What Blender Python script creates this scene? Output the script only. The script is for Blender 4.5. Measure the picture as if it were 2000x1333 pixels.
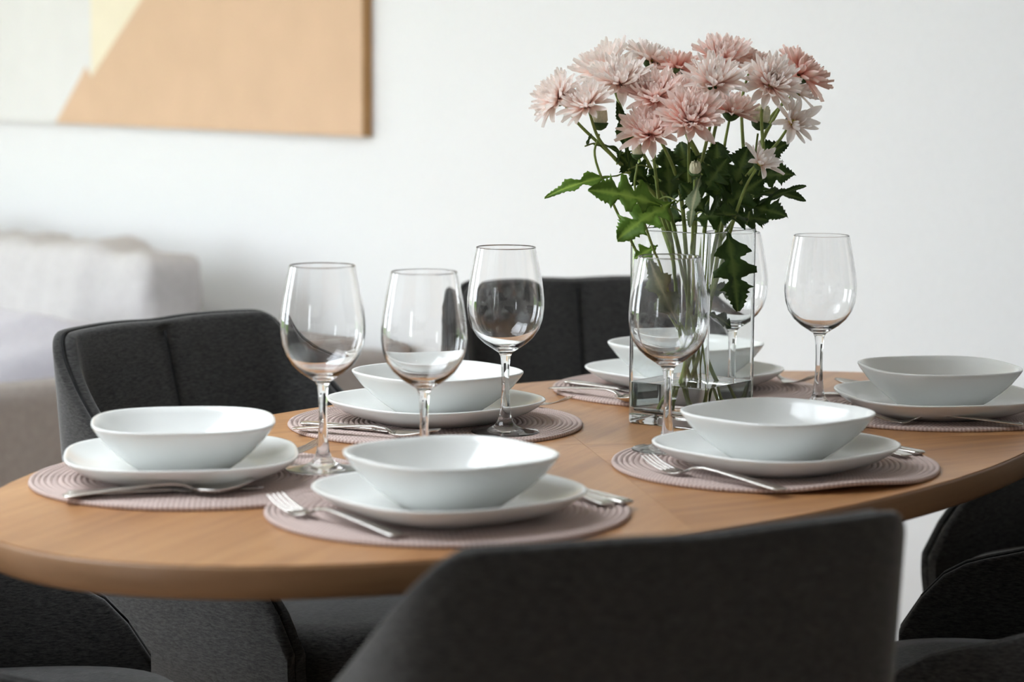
import bpy, bmesh, math, random
from mathutils import Vector, Matrix

random.seed(7)
sc = bpy.context.scene
for o in list(bpy.data.objects):
    bpy.data.objects.remove(o)
COL = sc.collection
PI = math.pi
R = math.radians

# ------------------------------------------------------------------ camera, sky, light, exposure
TZ = 0.75                       # table top height
cam_d = bpy.data.cameras.new('camera')
cam = bpy.data.objects.new('camera', cam_d)
COL.objects.link(cam)
cam_d.sensor_width = 36.0
cam_d.lens = 83.6
cam_d.clip_start = 0.05
cam.rotation_mode = 'XYZ'
_p, _r = R(6.68), R(0.29)
_f = Vector((0, math.cos(_p), -math.sin(_p)))
_u0 = Vector((0, math.sin(_p), math.cos(_p)))
_x0 = Vector((1, 0, 0))
_xa = _x0 * math.cos(_r) + _u0 * math.sin(_r)
_ua = _u0 * math.cos(_r) - _x0 * math.sin(_r)
cam.matrix_world = Matrix(((_xa.x, _ua.x, -_f.x, 0), (_xa.y, _ua.y, -_f.y, 0), (_xa.z, _ua.z, -_f.z, TZ + 0.464), (0, 0, 0, 1)))
cam_d.dof.use_dof = True
cam_d.dof.focus_distance = 3.02
cam_d.dof.aperture_fstop = 4.0
sc.camera = cam

world = bpy.data.worlds.new('overcast_sky')
sc.world = world
world.use_nodes = True
_bg = world.node_tree.nodes['Background']
_bg.inputs[0].default_value = (0.875, 0.94, 1.0, 1)
_bg.inputs[1].default_value = 9.3
sc.view_settings.view_transform = 'Standard'
sc.view_settings.look = 'None'
sc.view_settings.gamma = 1.0
sc.view_settings.use_curve_mapping = False
sc.view_settings.exposure = 0.0
sc.cycles.max_bounces = 12
sc.cycles.diffuse_bounces = 5
sc.cycles.glossy_bounces = 6
sc.cycles.transmission_bounces = 12
sc.cycles.transparent_max_bounces = 12
sc.cycles.sample_clamp_indirect = 20.0
sc.cycles.blur_glossy = 0.5
sc.cycles.use_adaptive_sampling = True
sc.cycles.adaptive_threshold = 0.2
sc.cycles.adaptive_min_samples = 16
sc.cycles.use_light_tree = False

# room frame: origin on the back wall, E1 along the wall to the left, E2 out into the room
P0 = Vector((-0.3796, 6.0, 0))
WA = R(130.5)
E1 = Vector((math.cos(WA), math.sin(WA), 0))
E2 = Vector((-math.sin(WA), math.cos(WA), 0))
def RW(s, t, z=0.0):
    return P0 + E1 * s + E2 * t + Vector((0, 0, z))
RS0, RS1, RT1, RZ = -6.2, 5.0, 4.3, 2.75

def portal(name, s0, s1, t0, t1, z0, z1, nrm):
    l = bpy.data.lights.new(name, 'AREA')
    l.shape = 'RECTANGLE'
    c = RW((s0 + s1) / 2, (t0 + t1) / 2, (z0 + z1) / 2)
    w = (RW(s1, t1) - RW(s0, t0)).length
    l.size, l.size_y = w, z1 - z0
    l.cycles.is_portal = True
    o = bpy.data.objects.new(name, l)
    COL.objects.link(o)
    zc = -nrm
    yc = Vector((0, 0, 1))
    xc = yc.cross(zc)
    o.matrix_world = Matrix(((xc.x, yc.x, zc.x, c.x), (xc.y, yc.y, zc.y, c.y), (xc.z, yc.z, zc.z, c.z), (0, 0, 0, 1)))
W1 = (0.3, 2.5, 0.06, 2.6)     # garden door in the wall behind the camera, to the left: s0 s1 z0 z1
W2 = (-3.55, -3.25, 0.6, 1.5)   # narrow window in the same wall
W4 = (2.4, 4.0, 0.06, 2.4)      # window in the left wall: t0 t1 z0 z1
W3 = (-2.7, -0.4, 2.3, 4.15)     # unseen roof window, added to brighten the table from above: s0 s1 t0 t1
portal('daylight_portal', W1[0], W1[1], RT1 + .02, RT1 + .02, W1[2], W1[3], -E2)
portal('daylight_portal', W2[0], W2[1], RT1 + .02, RT1 + .02, W2[2], W2[3], -E2)
portal('daylight_portal', RS1 + .02, RS1 + .02, W4[0], W4[1], W4[2], W4[3], -E1)
def added_roof_portal():  # sky portal for the added roof opening
    l = bpy.data.lights.new('daylight_portal', 'AREA'); l.shape = 'RECTANGLE'
    l.size, l.size_y = W3[1] - W3[0], W3[3] - W3[2]
    l.cycles.is_portal = True
    o = bpy.data.objects.new('daylight_portal', l); COL.objects.link(o)
    o.location = RW((W3[0] + W3[1]) / 2, (W3[2] + W3[3]) / 2, RZ + .02)
    o.rotation_euler = (0, 0, WA)
added_roof_portal()

# ------------------------------------------------------------------ material helpers
def mat(name):
    m = bpy.data.materials.new(name)
    m.use_nodes = True
    nt = m.node_tree
    b = nt.nodes['Principled BSDF']
    return m, nt, b
def N(nt, typ, **kw):
    n = nt.nodes.new(typ)
    for k, v in kw.items():
        setattr(n, k, v)
    return n
def L(nt, a, b):
    nt.links.new(a, b)
def ramp(nt, fac, stops):
    r = N(nt, 'ShaderNodeValToRGB')
    el = r.color_ramp.elements
    while len(el) < len(stops):
        el.new(0.5)
    for e, (p, c) in zip(el, stops):
        e.position = p
        e.color = (c[0], c[1], c[2], 1)
    L(nt, fac, r.inputs[0])
    return r
def noise(nt, vec, scale, detail=2.0, rough=0.5):
    n = N(nt, 'ShaderNodeTexNoise')
    n.inputs['Scale'].default_value = scale
    n.inputs['Detail'].default_value = detail
    n.inputs['Roughness'].default_value = rough
    if vec is not None:
        L(nt, vec, n.inputs['Vector'])
    return n
def objco(nt, scale=(1, 1, 1)):
    t = N(nt, 'ShaderNodeTexCoord')
    mp = N(nt, 'ShaderNodeMapping')
    mp.inputs['Scale'].default_value = scale
    L(nt, t.outputs['Object'], mp.inputs['Vector'])
    return mp.outputs[0]
def bump(nt, b, h, strength, dist):
    bp = N(nt, 'ShaderNodeBump')
    bp.inputs['Strength'].default_value = strength
    bp.inputs['Distance'].default_value = dist
    L(nt, h, bp.inputs['Height'])
    L(nt, bp.outputs[0], b.inputs['Normal'])

def m_plain(name, col, rough, spec=0.5, metal=0.0, grain=0.0, gscale=40):
    m, nt, b = mat(name)
    b.inputs['Roughness'].default_value = rough
    b.inputs['Specular IOR Level'].default_value = spec
    b.inputs['Metallic'].default_value = metal
    n = noise(nt, objco(nt), gscale, 3)
    lo = [c * (1 - grain) for c in col]
    hi = [min(1, c * (1 + grain)) for c in col]
    r = ramp(nt, n.outputs[0], [(0.3, lo), (0.7, hi)])
    L(nt, r.outputs[0], b.inputs['Base Color'])
    return m
def m_fabric(name, c0, c1, scale, sheen, rough=0.9, stretch=(1, 1, 1), bstr=0.4, bdist=0.0008, sheencol=(1, 1, 1)):
    m, nt, b = mat(name)
    v = objco(nt, stretch)
    n = noise(nt, v, scale, 3, 0.7)
    r = ramp(nt, n.outputs[0], [(0.32, c0), (0.68, c1)])
    L(nt, r.outputs[0], b.inputs['Base Color'])
    b.inputs['Roughness'].default_value = rough
    b.inputs['Specular IOR Level'].default_value = 0.2
    b.inputs['Sheen Weight'].default_value = sheen
    b.inputs['Sheen Roughness'].default_value = 0.4
    b.inputs['Sheen Tint'].default_value = (*sheencol, 1)
    n2 = noise(nt, v, scale * 2.2, 2, 0.7)
    bump(nt, b, n2.outputs[0], bstr, bdist)
    return m
def m_glass(name, col=(1, 1, 1), ior=1.5, rough=0.0):
    m, nt, b = mat(name)
    b.inputs['Base Color'].default_value = (*col, 1)
    b.inputs['Transmission Weight'].default_value = 1
    b.inputs['IOR'].default_value = ior
    b.inputs['Roughness'].default_value = rough
    return m

M = {}
M['wall'] = m_plain('painted_wall', (0.84, 0.845, 0.85), 0.9, 0.2, 0, 0.01, 60)
M['wall_grey'] = m_plain('pale_wall_paint', (0.66, 0.66, 0.66), 0.9, 0.2, 0, 0.01, 60)
M['ceiling'] = m_plain('ceiling_paint', (0.86, 0.86, 0.86), 0.95, 0.1, 0, 0.01, 60)
M['frame_white'] = m_plain('white_lacquer', (0.8, 0.8, 0.8), 0.4, 0.4, 0, 0.01, 30)
M['ceramic'] = m_plain('white_ceramic', (0.80, 0.815, 0.80), 0.12, 0.5, 0, 0.01, 20)
M['chair'] = m_fabric('charcoal_fabric', (0.013, 0.0128, 0.0125), (0.062, 0.060, 0.058), 110, 0.42, 0.92, (1, 1, 5), 0.6, 0.0010)
M['chair_pipe'] = m_fabric('charcoal_piping', (0.008, 0.008, 0.008), (0.016, 0.016, 0.016), 200, 0.05)
M['black_metal'] = m_plain('black_metal', (0.012, 0.012, 0.012), 0.45, 0.5, 0.0, 0.1, 60)
M['sofa'] = m_fabric('grey_sofa_fabric', (0.54, 0.52, 0.52), (0.62, 0.60, 0.60), 60, 0.15, 0.95)
M['sofa_frame'] = m_fabric('taupe_sofa_fabric', (0.30, 0.26, 0.24), (0.37, 0.33, 0.305), 60, 0.1, 0.95)
M['pillow'] = m_fabric('pale_pillow_cotton', (0.60, 0.59, 0.66), (0.68, 0.67, 0.73), 60, 0.1, 0.95)
M['glass'] = m_glass('clear_glass', (1, 1, 1), 1.48)
M['vase_glass'] = m_glass('vase_glass', (0.99, 1, 0.995), 1.48)
M['water'] = m_glass('water', (0.97, 0.985, 0.95), 1.33)
M['steel'] = m_plain('brushed_steel', (0.62, 0.60, 0.57), 0.2, 0.5, 1.0, 0.04, 80)
M['stem'] = m_plain('stem_green', (0.23, 0.30, 0.075), 0.55, 0.4, 0, 0.3, 60)
M['calyx'] = m_plain('calyx_green', (0.06, 0.11, 0.03), 0.6, 0.3, 0, 0.3, 200)
M['disc'] = m_plain('yellow_disc', (0.62, 0.55, 0.12), 0.8, 0.2, 0, 0.3, 600)
M['bud'] = m_plain('bud_cream', (0.72, 0.70, 0.50), 0.6, 0.3, 0, 0.1, 300)

def m_leaf(name, c0, c1):
    m, nt, b = mat(name)
    v = objco(nt)
    n = noise(nt, v, 70, 3)
    r = ramp(nt, n.outputs[0], [(0.3, c0), (0.7, c1)])
    at = N(nt, 'ShaderNodeAttribute'); at.attribute_name = 'vein'
    mx = N(nt, 'ShaderNodeMix'); mx.data_type = 'RGBA'
    L(nt, at.outputs['Fac'], mx.inputs[0])
    L(nt, r.outputs[0], mx.inputs[6])
    mx.inputs[7].default_value = (c1[0] * 2.2 + .03, c1[1] * 1.8 + .03, c1[2] * 2 + .02, 1)
    L(nt, mx.outputs[2], b.inputs['Base Color'])
    b.inputs['Roughness'].default_value = 0.5
    b.inputs['Specular IOR Level'].default_value = 0.35
    tr = N(nt, 'ShaderNodeBsdfTranslucent')
    L(nt, mx.outputs[2], tr.inputs[0])
    ms = N(nt, 'ShaderNodeMixShader'); ms.inputs[0].default_value = 0.3
    L(nt, b.outputs[0], ms.inputs[1]); L(nt, tr.outputs[0], ms.inputs[2])
    L(nt, ms.outputs[0], nt.nodes['Material Output'].inputs[0])
    return m
M['leaf'] = m_leaf('leaf_green', (0.026, 0.060, 0.010), (0.055, 0.115, 0.018))
M['leaf_light'] = m_leaf('leaf_fresh_green', (0.10, 0.20, 0.02), (0.16, 0.29, 0.04))
M['leaf_pale'] = m_leaf('leaf_pale_green', (0.14, 0.19, 0.09), (0.22, 0.27, 0.14))

def m_petal(name, base, mid, tip):
    m, nt, b = mat(name)
    at = N(nt, 'ShaderNodeAttribute'); at.attribute_name = 'along'
    n = noise(nt, objco(nt), 120, 2)
    ad = N(nt, 'ShaderNodeMath'); ad.operation = 'MULTIPLY_ADD'
    L(nt, n.outputs[0], ad.inputs[0]); ad.inputs[1].default_value = 0.3
    L(nt, at.outputs['Fac'], ad.inputs[2])
    r = ramp(nt, ad.outputs[0], [(0.15, base), (0.55, mid), (1.0, tip)])
    L(nt, r.outputs[0], b.inputs['Base Color'])
    b.inputs['Roughness'].default_value = 0.6
    b.inputs['Specular IOR Level'].default_value = 0.25
    tr = N(nt, 'ShaderNodeBsdfTranslucent')
    L(nt, r.outputs[0], tr.inputs[0])
    ms = N(nt, 'ShaderNodeMixShader'); ms.inputs[0].default_value = 0.42
    L(nt, b.outputs[0], ms.inputs[1]); L(nt, tr.outputs[0], ms.inputs[2])
    L(nt, ms.outputs[0], nt.nodes['Material Output'].inputs[0])
    return m
M['petal_pale'] = m_petal('petal_pale_pink', (0.95, 0.62, 0.52), (0.97, 0.80, 0.73), (0.98, 0.92, 0.88))
M['petal_mid'] = m_petal('petal_pink', (0.95, 0.48, 0.40), (0.97, 0.69, 0.61), (0.98, 0.86, 0.81))
M['petal_deep'] = m_petal('petal_deep_pink', (0.92, 0.40, 0.32), (0.94, 0.58, 0.50), (0.95, 0.76, 0.69))
M['petal_white'] = m_petal('petal_blush_white', (0.93, 0.68, 0.58), (0.95, 0.86, 0.80), (0.96, 0.92, 0.89))

def m_wood(name, c0, c1, c2, rough=0.38, attr='grain'):
    m, nt, b = mat(name)
    at = N(nt, 'ShaderNodeAttribute'); at.attribute_name = attr
    mp = N(nt, 'ShaderNodeMapping'); mp.inputs['Scale'].default_value = (3.0, 42.0, 1.0)
    L(nt, at.outputs['Vector'], mp.inputs['Vector'])
    n1 = noise(nt, mp.outputs[0], 1.0, 4, 0.6)
    mp2 = N(nt, 'ShaderNodeMapping'); mp2.inputs['Scale'].default_value = (1.2, 9.0, 1.0)
    L(nt, at.outputs['Vector'], mp2.inputs['Vector'])
    n2 = noise(nt, mp2.outputs[0], 1.0, 3, 0.5)
    mp3 = N(nt, 'ShaderNodeMapping'); mp3.inputs['Scale'].default_value = (60.0, 900.0, 1.0)
    L(nt, at.outputs['Vector'], mp3.inputs['Vector'])
    n3 = noise(nt, mp3.outputs[0], 1.0, 2, 0.5)
    ad = N(nt, 'ShaderNodeMath'); ad.operation = 'ADD'
    L(nt, n1.outputs[0], ad.inputs[0]); L(nt, n2.outputs[0], ad.inputs[1])
    ad2 = N(nt, 'ShaderNodeMath'); ad2.operation = 'MULTIPLY_ADD'
    L(nt, n3.outputs[0], ad2.inputs[0]); ad2.inputs[1].default_value = 0.25
    L(nt, ad.outputs[0], ad2.inputs[2])
    sc_ = N(nt, 'ShaderNodeMath'); sc_.operation = 'MULTIPLY'; sc_.inputs[1].default_value = 0.45
    L(nt, ad2.outputs[0], sc_.inputs[0])
    r = ramp(nt, sc_.outputs[0], [(0.36, c0), (0.5, c1), (0.66, c2)])
    L(nt, r.outputs[0], b.inputs['Base Color'])
    b.inputs['Roughness'].default_value = rough
    b.inputs['Specular IOR Level'].default_value = 0.45
    bump(nt, b, n3.outputs[0], 0.25, 0.0003)
    return m
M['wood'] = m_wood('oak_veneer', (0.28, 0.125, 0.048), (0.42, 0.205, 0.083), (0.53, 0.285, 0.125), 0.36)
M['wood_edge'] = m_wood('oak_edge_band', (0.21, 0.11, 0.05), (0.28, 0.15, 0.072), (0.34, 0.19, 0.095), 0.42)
M['floor'] = m_wood('oak_floor', (0.30, 0.20, 0.12), (0.38, 0.26, 0.165), (0.45, 0.32, 0.21), 0.4)

def m_mat():
    m, nt, b = mat('woven_rose_cord')
    at = N(nt, 'ShaderNodeAttribute'); at.attribute_name = 'twist'
    w = N(nt, 'ShaderNodeTexWave'); w.wave_type = 'BANDS'; w.bands_direction = 'X'
    w.inputs['Scale'].default_value = 1.0; w.inputs['Distortion'].default_value = 0.6
    w.inputs['Detail'].default_value = 1
    L(nt, at.outputs['Vector'], w.inputs['Vector'])
    r = ramp(nt, w.outputs['Fac'], [(0.0, (0.45, 0.335, 0.30)), (1.0, (0.63, 0.51, 0.475))])
    L(nt, r.outputs[0], b.inputs['Base Color'])
    b.inputs['Roughness'].default_value = 0.7
    b.inputs['Specular IOR Level'].default_value = 0.3
    b.inputs['Sheen Weight'].default_value = 0.1
    bump(nt, b, w.outputs['Fac'], 0.6, 0.0008)
    return m
M['mat'] = m_mat()
M['paint_tan'] = m_plain('canvas_tan_paint', (0.72, 0.50, 0.335), 0.85, 0.2, 0, 0.03, 9)
M['paint_cream'] = m_plain('canvas_cream_paint', (0.88, 0.80, 0.62), 0.85, 0.2, 0, 0.02, 9)
M['paint_white'] = m_plain('canvas_white_paint', (0.80, 0.79, 0.77), 0.85, 0.2, 0, 0.02, 9)
M['paint_side'] = m_plain('canvas_brown_side', (0.47, 0.27, 0.12), 0.85, 0.2, 0, 0.05, 9)
M['lawn'] = m_plain('lawn', (0.10, 0.17, 0.03), 0.9, 0.2, 0, 0.4, 3)

# ------------------------------------------------------------------ mesh helpers
def link(name, me, m=None, parent=None, loc=None, rz=None):
    o = bpy.data.objects.new(name, me)
    COL.objects.link(o)
    if m is not None and me is not None and len(me.materials) == 0:
        me.materials.append(M[m] if isinstance(m, str) else m)
    if parent is not None:
        o.parent = parent
    if loc is not None:
        o.location = loc
    if rz is not None:
        o.rotation_euler = (0, 0, rz)
    return o
def mesh(name, vs, fs, smooth=True, fix=True):
    me = bpy.data.meshes.new(name)
    me.from_pydata([tuple(v) for v in vs], [], fs)
    me.update()
    if fix:
        bm = bmesh.new(); bm.from_mesh(me)
        bmesh.ops.recalc_face_normals(bm, faces=bm.faces)
        bm.to_mesh(me); bm.free()
    if smooth:
        me.polygons.foreach_set('use_smooth', [True] * len(me.polygons))
    return me
def sharp(me, ang=40):
    try:
        me.set_sharp_from_angle(angle=R(ang))
    except Exception:
        pass
    return me
def thing(name, label, cat, loc=(0, 0, 0), rz=0.0, group=None):
    o = bpy.data.objects.new(name, None)
    COL.objects.link(o)
    o.location = loc
    o.rotation_euler = (0, 0, rz)
    o.empty_display_size = 0.05
    return tag(o, label, cat, group)
def tag(o, label, cat, group=None, kind=None):
    o['label'] = label
    o['category'] = cat
    if group: o['group'] = group
    if kind: o['kind'] = kind
    return o
def struct(o, label=None):
    o['kind'] = 'structure'
    if label: o['label'] = label
    return o
def grid_faces(nu, nv, closed_u=False, closed_v=False, off=0):
    fs = []
    for i in range(nu if closed_u else nu - 1):
        for j in range(nv if closed_v else nv - 1):
            a = i * nv + j
            b = ((i + 1) % nu) * nv + j
            c = ((i + 1) % nu) * nv + (j + 1) % nv
            d = i * nv + (j + 1) % nv
            fs.append((off + a, off + b, off + c, off + d))
    return fs
def lathe(name, prof, seg=64, shape=None, nblend=None):
    """prof: list of (r,z); first and last may be r=0.  shape(phi,r)->scale"""
    vs, rows = [], []
    for r, z in prof:
        if r < 1e-6:
            rows.append([len(vs)]); vs.append((0, 0, z))
        else:
            row = []
            for k in range(seg):
                ph = 2 * PI * k / seg
                s = shape(ph, r) if shape else 1.0
                row.append(len(vs)); vs.append((r * s * math.cos(ph), r * s * math.sin(ph), z))
            rows.append(row)
    fs = []
    for a, b in zip(rows, rows[1:]):
        if len(a) == 1 and len(b) == 1: continue
        for k in range(seg):
            k2 = (k + 1) % seg
            if len(a) == 1: fs.append((a[0], b[k], b[k2]))
            elif len(b) == 1: fs.append((a[k], b[0], a[k2]))
            else: fs.append((a[k], b[k], b[k2], a[k2]))
    return mesh(name, vs, fs)
def spline(pts, n):
    """Catmull-Rom through points, n samples"""
    P = [Vector(p) for p in pts]
    P = [P[0] * 2 - P[1]] + P + [P[-1] * 2 - P[-2]]
    m = len(P) - 3
    out = []
    for i in range(n):
        t = i / (n - 1) * m
        k = min(int(t), m - 1); u = t - k
        a, b, c, d = P[k:k + 4]
        out.append(0.5 * ((2 * b) + (c - a) * u + (2 * a - 5 * b + 4 * c - d) * u * u + (3 * b - a - 3 * c + d) * u ** 3))
    return out
def frames(pts):
    T = []
    for i in range(len(pts)):
        a = pts[max(i - 1, 0)]; b = pts[min(i + 1, len(pts) - 1)]
        t = (b - a)
        T.append(t.normalized() if t.length > 1e-9 else Vector((0, 0, 1)))
    u = T[0].orthogonal().normalized()
    F = []
    for t in T:
        u = (u - t * u.dot(t))
        u = u.normalized() if u.length > 1e-6 else t.orthogonal().normalized()
        F.append((t, u, t.cross(u)))
    return F
def tube_data(pts, rad, seg=8, off=0):
    pts = [Vector(p) for p in pts]
    F = frames(pts)
    vs = []
    for i, (p, (t, u, w)) in enumerate(zip(pts, F)):
        r = rad[i] if isinstance(rad, (list, tuple)) else rad
        for k in range(seg):
            a = 2 * PI * k / seg
            vs.append(p + u * (r * math.cos(a)) + w * (r * math.sin(a)))
    n = len(pts)
    fs = []
    for i in range(n - 1):
        for k in range(seg):
            k2 = (k + 1) % seg
            fs.append((off + i * seg + k, off + i * seg + k2, off + (i + 1) * seg + k2, off + (i + 1) * seg + k))
    fs.append(tuple(off + k for k in range(seg))[::-1])
    fs.append(tuple(off + (n - 1) * seg + k for k in range(seg)))
    return vs, fs
def tube(name, pts, rad, seg=8):
    return mesh(name, *tube_data(pts, rad, seg))
def box_mesh(name, x0, x1, y0, y1, z0, z1, bev=0.0, seg=3):
    bm = bmesh.new()
    bmesh.ops.create_cube(bm, size=1)
    for v in bm.verts:
        v.co = Vector(((x0 + x1) / 2 + v.co.x * (x1 - x0), (y0 + y1) / 2 + v.co.y * (y1 - y0), (z0 + z1) / 2 + v.co.z * (z1 - z0)))
    if bev > 0:
        bmesh.ops.bevel(bm, geom=list(bm.edges), offset=bev, segments=seg, profile=0.5, affect='EDGES')
    me = bpy.data.meshes.new(name)
    bm.to_mesh(me); bm.free()
    if bev > 0:
        me.polygons.foreach_set('use_smooth', [True] * len(me.polygons))
        sharp(me, 50)
    return me
def set_vec(me, name, vals):
    a = me.attributes.new(name, 'FLOAT_VECTOR', 'POINT')
    flat = [c for v in vals for c in v]
    a.data.foreach_set('vector', flat)
def set_f(me, name, vals):
    a = me.attributes.new(name, 'FLOAT', 'POINT')
    a.data.foreach_set('value', list(vals))

# ------------------------------------------------------------------ room shell
def room_box(name, s0, s1, t0, t1, z0, z1, m, bev=0.0):
    """box aligned with the room frame, its own origin at its centre foot"""
    c = RW((s0 + s1) / 2, (t0 + t1) / 2, z0)
    me = box_mesh(name, -(s1 - s0) / 2, (s1 - s0) / 2, -(t1 - t0) / 2, (t1 - t0) / 2, 0, z1 - z0, bev)
    o = link(name, me, m, None, c, WA)
    return o
fl = room_box('floor', RS0 - .2, RS1 + .2, -.2, RT1 + .2, -0.1, -0.002, 'floor')
set_vec(fl.data, 'grain', [(v.co.x, v.co.y, 0) for v in fl.data.vertices])
struct(fl, 'pale oak floor under the dining table')
# floor boards near the table, each its own piece
brd = None
for i in range(26):
    for j in range(4):
        s0 = RS0 + 0.05 + j * 2.56 + (0.9 if i % 2 else 0)
        if s0 > RS1 - .3: continue
        s1 = min(s0 + 2.55, RS1)
        t0 = 0.02 + i * 0.2
        me = box_mesh('floor_board', -(s1 - s0) / 2 + .001, (s1 - s0) / 2 - .001, -.0985, .0985, 0, .012, 0)
        set_vec(me, 'grain', [(v.co.x + i * 3.1 + j, v.co.y + i * 1.7, 0) for v in me.vertices])
        c = RW((s0 + s1) / 2, t0 + .1, -0.010)
        o = link('floor_board', me, 'floor')
        o.parent = fl
        o.matrix_world = Matrix.Translation(c) @ Matrix.Rotation(WA, 4, 'Z')
        o.matrix_parent_inverse = (Matrix.Translation(fl.location) @ Matrix.Rotation(WA, 4, 'Z')).inverted()
def ceiling_mesh():  # leaves a hole for the added roof window
    vs, fs = [], []
    a0, a1, b0, b1 = RS0 - .2, RS1 + .2, -.2, RT1 + .2
    for (p, q, u, v) in ((a0, W3[0], b0, b1), (W3[1], a1, b0, b1), (W3[0], W3[1], b0, W3[2]), (W3[0], W3[1], W3[3], b1)):
        k = len(vs)
        vs += [RW(a, b, z) for z in (RZ, RZ + .2) for b in (u, v) for a in (p, q)]
        fs += [(k, k + 1, k + 3, k + 2), (k + 4, k + 6, k + 7, k + 5), (k, k + 4, k + 5, k + 1), (k + 2, k + 3, k + 7, k + 6), (k, k + 2, k + 6, k + 4), (k + 1, k + 5, k + 7, k + 3)]
    return mesh('ceiling', vs, fs, smooth=False)
struct(link('ceiling', ceiling_mesh(), 'ceiling'), 'white ceiling with an added opening for top light')
struct(room_box('wall_back', RS0 - .2, RS1 + .2, -.2, 0, -.002, RZ, 'wall'), 'white wall behind the table with a painting')
struct(room_box('wall_right', RS0 - .2, RS0, 0, RT1, -.002, RZ, 'wall_grey'), 'pale wall beside the camera')
# left wall with the wide window opening, wall behind the camera with a narrow one
def wall_with_hole(name, along, fixed0, fixed1, a0, a1, holes, label, m='wall'):
    parts, a = [], a0
    for (h0, h1, z0, z1) in holes:
        parts += [(a, h0, -.002, RZ), (h0, h1, -.002, z0), (h0, h1, z1, RZ)]
        a = h1
    parts.append((a, a1, -.002, RZ))
    vs, fs = [], []
    for (p, q, zz0, zz1) in parts:
        k = len(vs)
        for z in (zz0, zz1):
            for f in (fixed0, fixed1):
                for a in (p, q):
                    vs.append(RW(a, f, z) if along == 's' else RW(f, a, z))
        fs += [(k, k + 1, k + 3, k + 2), (k + 4, k + 6, k + 7, k + 5), (k, k + 4, k + 5, k + 1), (k + 2, k + 3, k + 7, k + 6), (k, k + 2, k + 6, k + 4), (k + 1, k + 5, k + 7, k + 3)]
    o = link(name, mesh(name, vs, fs, smooth=False), m)
    return struct(o, label)
wall_with_hole('wall_left', 't', RS1, RS1 + .2, 0, RT1, [W4], 'white wall at the far left with a window')
wall_with_hole('wall_front', 's', RT1, RT1 + .2, RS0, RS1, [W2, W1], 'pale wall behind the camera with two windows', 'wall_grey')
def win_frame(name, fn, a0, a1, z0, z1, muntins, label):
    """frame bars around a window opening: fn(a, depth, z) -> world"""
    root = thing(name, label, 'window', fn((a0 + a1) / 2, .05, z0))
    del root['category']
    root['kind'] = 'structure'
    inv = Matrix.Translation(root.location).inverted()
    bars = [(a0, a0 + .06, z0, z1), (a1 - .06, a1, z0, z1), (a0, a1, z0, z0 + .06), (a0, a1, z1 - .06, z1)]
    bars += [(m - .04, m + .04, z0, z1) for m in muntins]
    for (p, q, zz0, zz1) in bars:
        vs = [inv @ fn(a, d, z) for z in (zz0, zz1) for d in (.02, .09) for a in (p, q)]
        k = 0
        fs = [(k, k + 1, k + 3, k + 2), (k + 4, k + 6, k + 7, k + 5), (k, k + 4, k + 5, k + 1), (k + 2, k + 3, k + 7, k + 6), (k, k + 2, k + 6, k + 4), (k + 1, k + 5, k + 7, k + 3)]
        link('window_frame', mesh('window_frame', vs, fs, smooth=False), 'frame_white', root)
win_frame('window_1', lambda a, d, z: RW(a, RT1 + d, z), W1[0], W1[1], W1[2], W1[3], [1.27], 'wide white framed garden door to the left behind the camera')
win_frame('window_2', lambda a, d, z: RW(a, RT1 + d, z), W2[0], W2[1], W2[2], W2[3], [], 'narrow white framed window behind the camera')
win_frame('added_roof_window', lambda a, d, z: RW(a, z, RZ + d), W3[0], W3[1], W3[2], W3[3], [-1.55], 'white framed roof window added out of view for top light')
win_frame('window_4', lambda a, d, z: RW(RS1 + d, a, z), W4[0], W4[1], W4[2], W4[3], [3.2], 'white framed window in the far left wall')
struct(room_box('baseboard_back', RS0, RS1, 0.0005, 0.016, 0.003, 0.075, 'frame_white', 0.004), 'white baseboard along the back wall')
gl = room_box('lawn', -14, 22, -10, 22, -0.4, -0.32, 'lawn')
struct(gl, 'garden lawn outside the window')

# ------------------------------------------------------------------ painting
def make_painting():
    d = 0.032
    s_r = -0.045                     # right edge on the wall
    zb = 1.029                       # bottom edge
    Wd, Ht = 2.3, 1.25
    root = thing('canvas_painting', 'large tan, cream and white geometric canvas hanging on the white wall', 'painting', RW(s_r + Wd / 2, 0.002, zb), WA)
    # local x = E1 (left in the picture), y = E2
    x0, x1 = -Wd / 2, Wd / 2
    body = box_mesh('stretcher', x0, x1, 0.0, d - .002, 0, Ht, 0.002, 2)
    link('stretcher', body, 'paint_side', root)
    y = d - .002
    def flat(name, pts, m, dy=0.0015):
        n = len(pts)
        vs = [(a, y, b) for a, b in pts] + [(a, y + dy, b) for a, b in pts]
        fs = [tuple(range(n)), tuple(range(n, 2 * n))] + [(i, (i + 1) % n, n + (i + 1) % n, n + i) for i in range(n)]
        return link(name, mesh(name, vs, fs, smooth=False), m, root)
    def q(s, z): return (x0 + s, z)   # measured along the canvas from its right edge
    flat('tan_field', [q(0, 0), q(1.516, 0), q(1.333, .170), q(1.305, .138), q(1.028, .354), q(0, 1.156)], 'paint_tan')
    flat('cream_wedge', [q(1.305, .138), q(1.298, Ht), q(0, Ht), q(0, 1.156), q(1.028, .354)], 'paint_cream')
    flat('white_field', [q(1.516, 0), q(Wd, 0), q(Wd, Ht), q(1.298, Ht), q(1.305, .138), q(1.333, .170)], 'paint_white')
make_painting()

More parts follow.
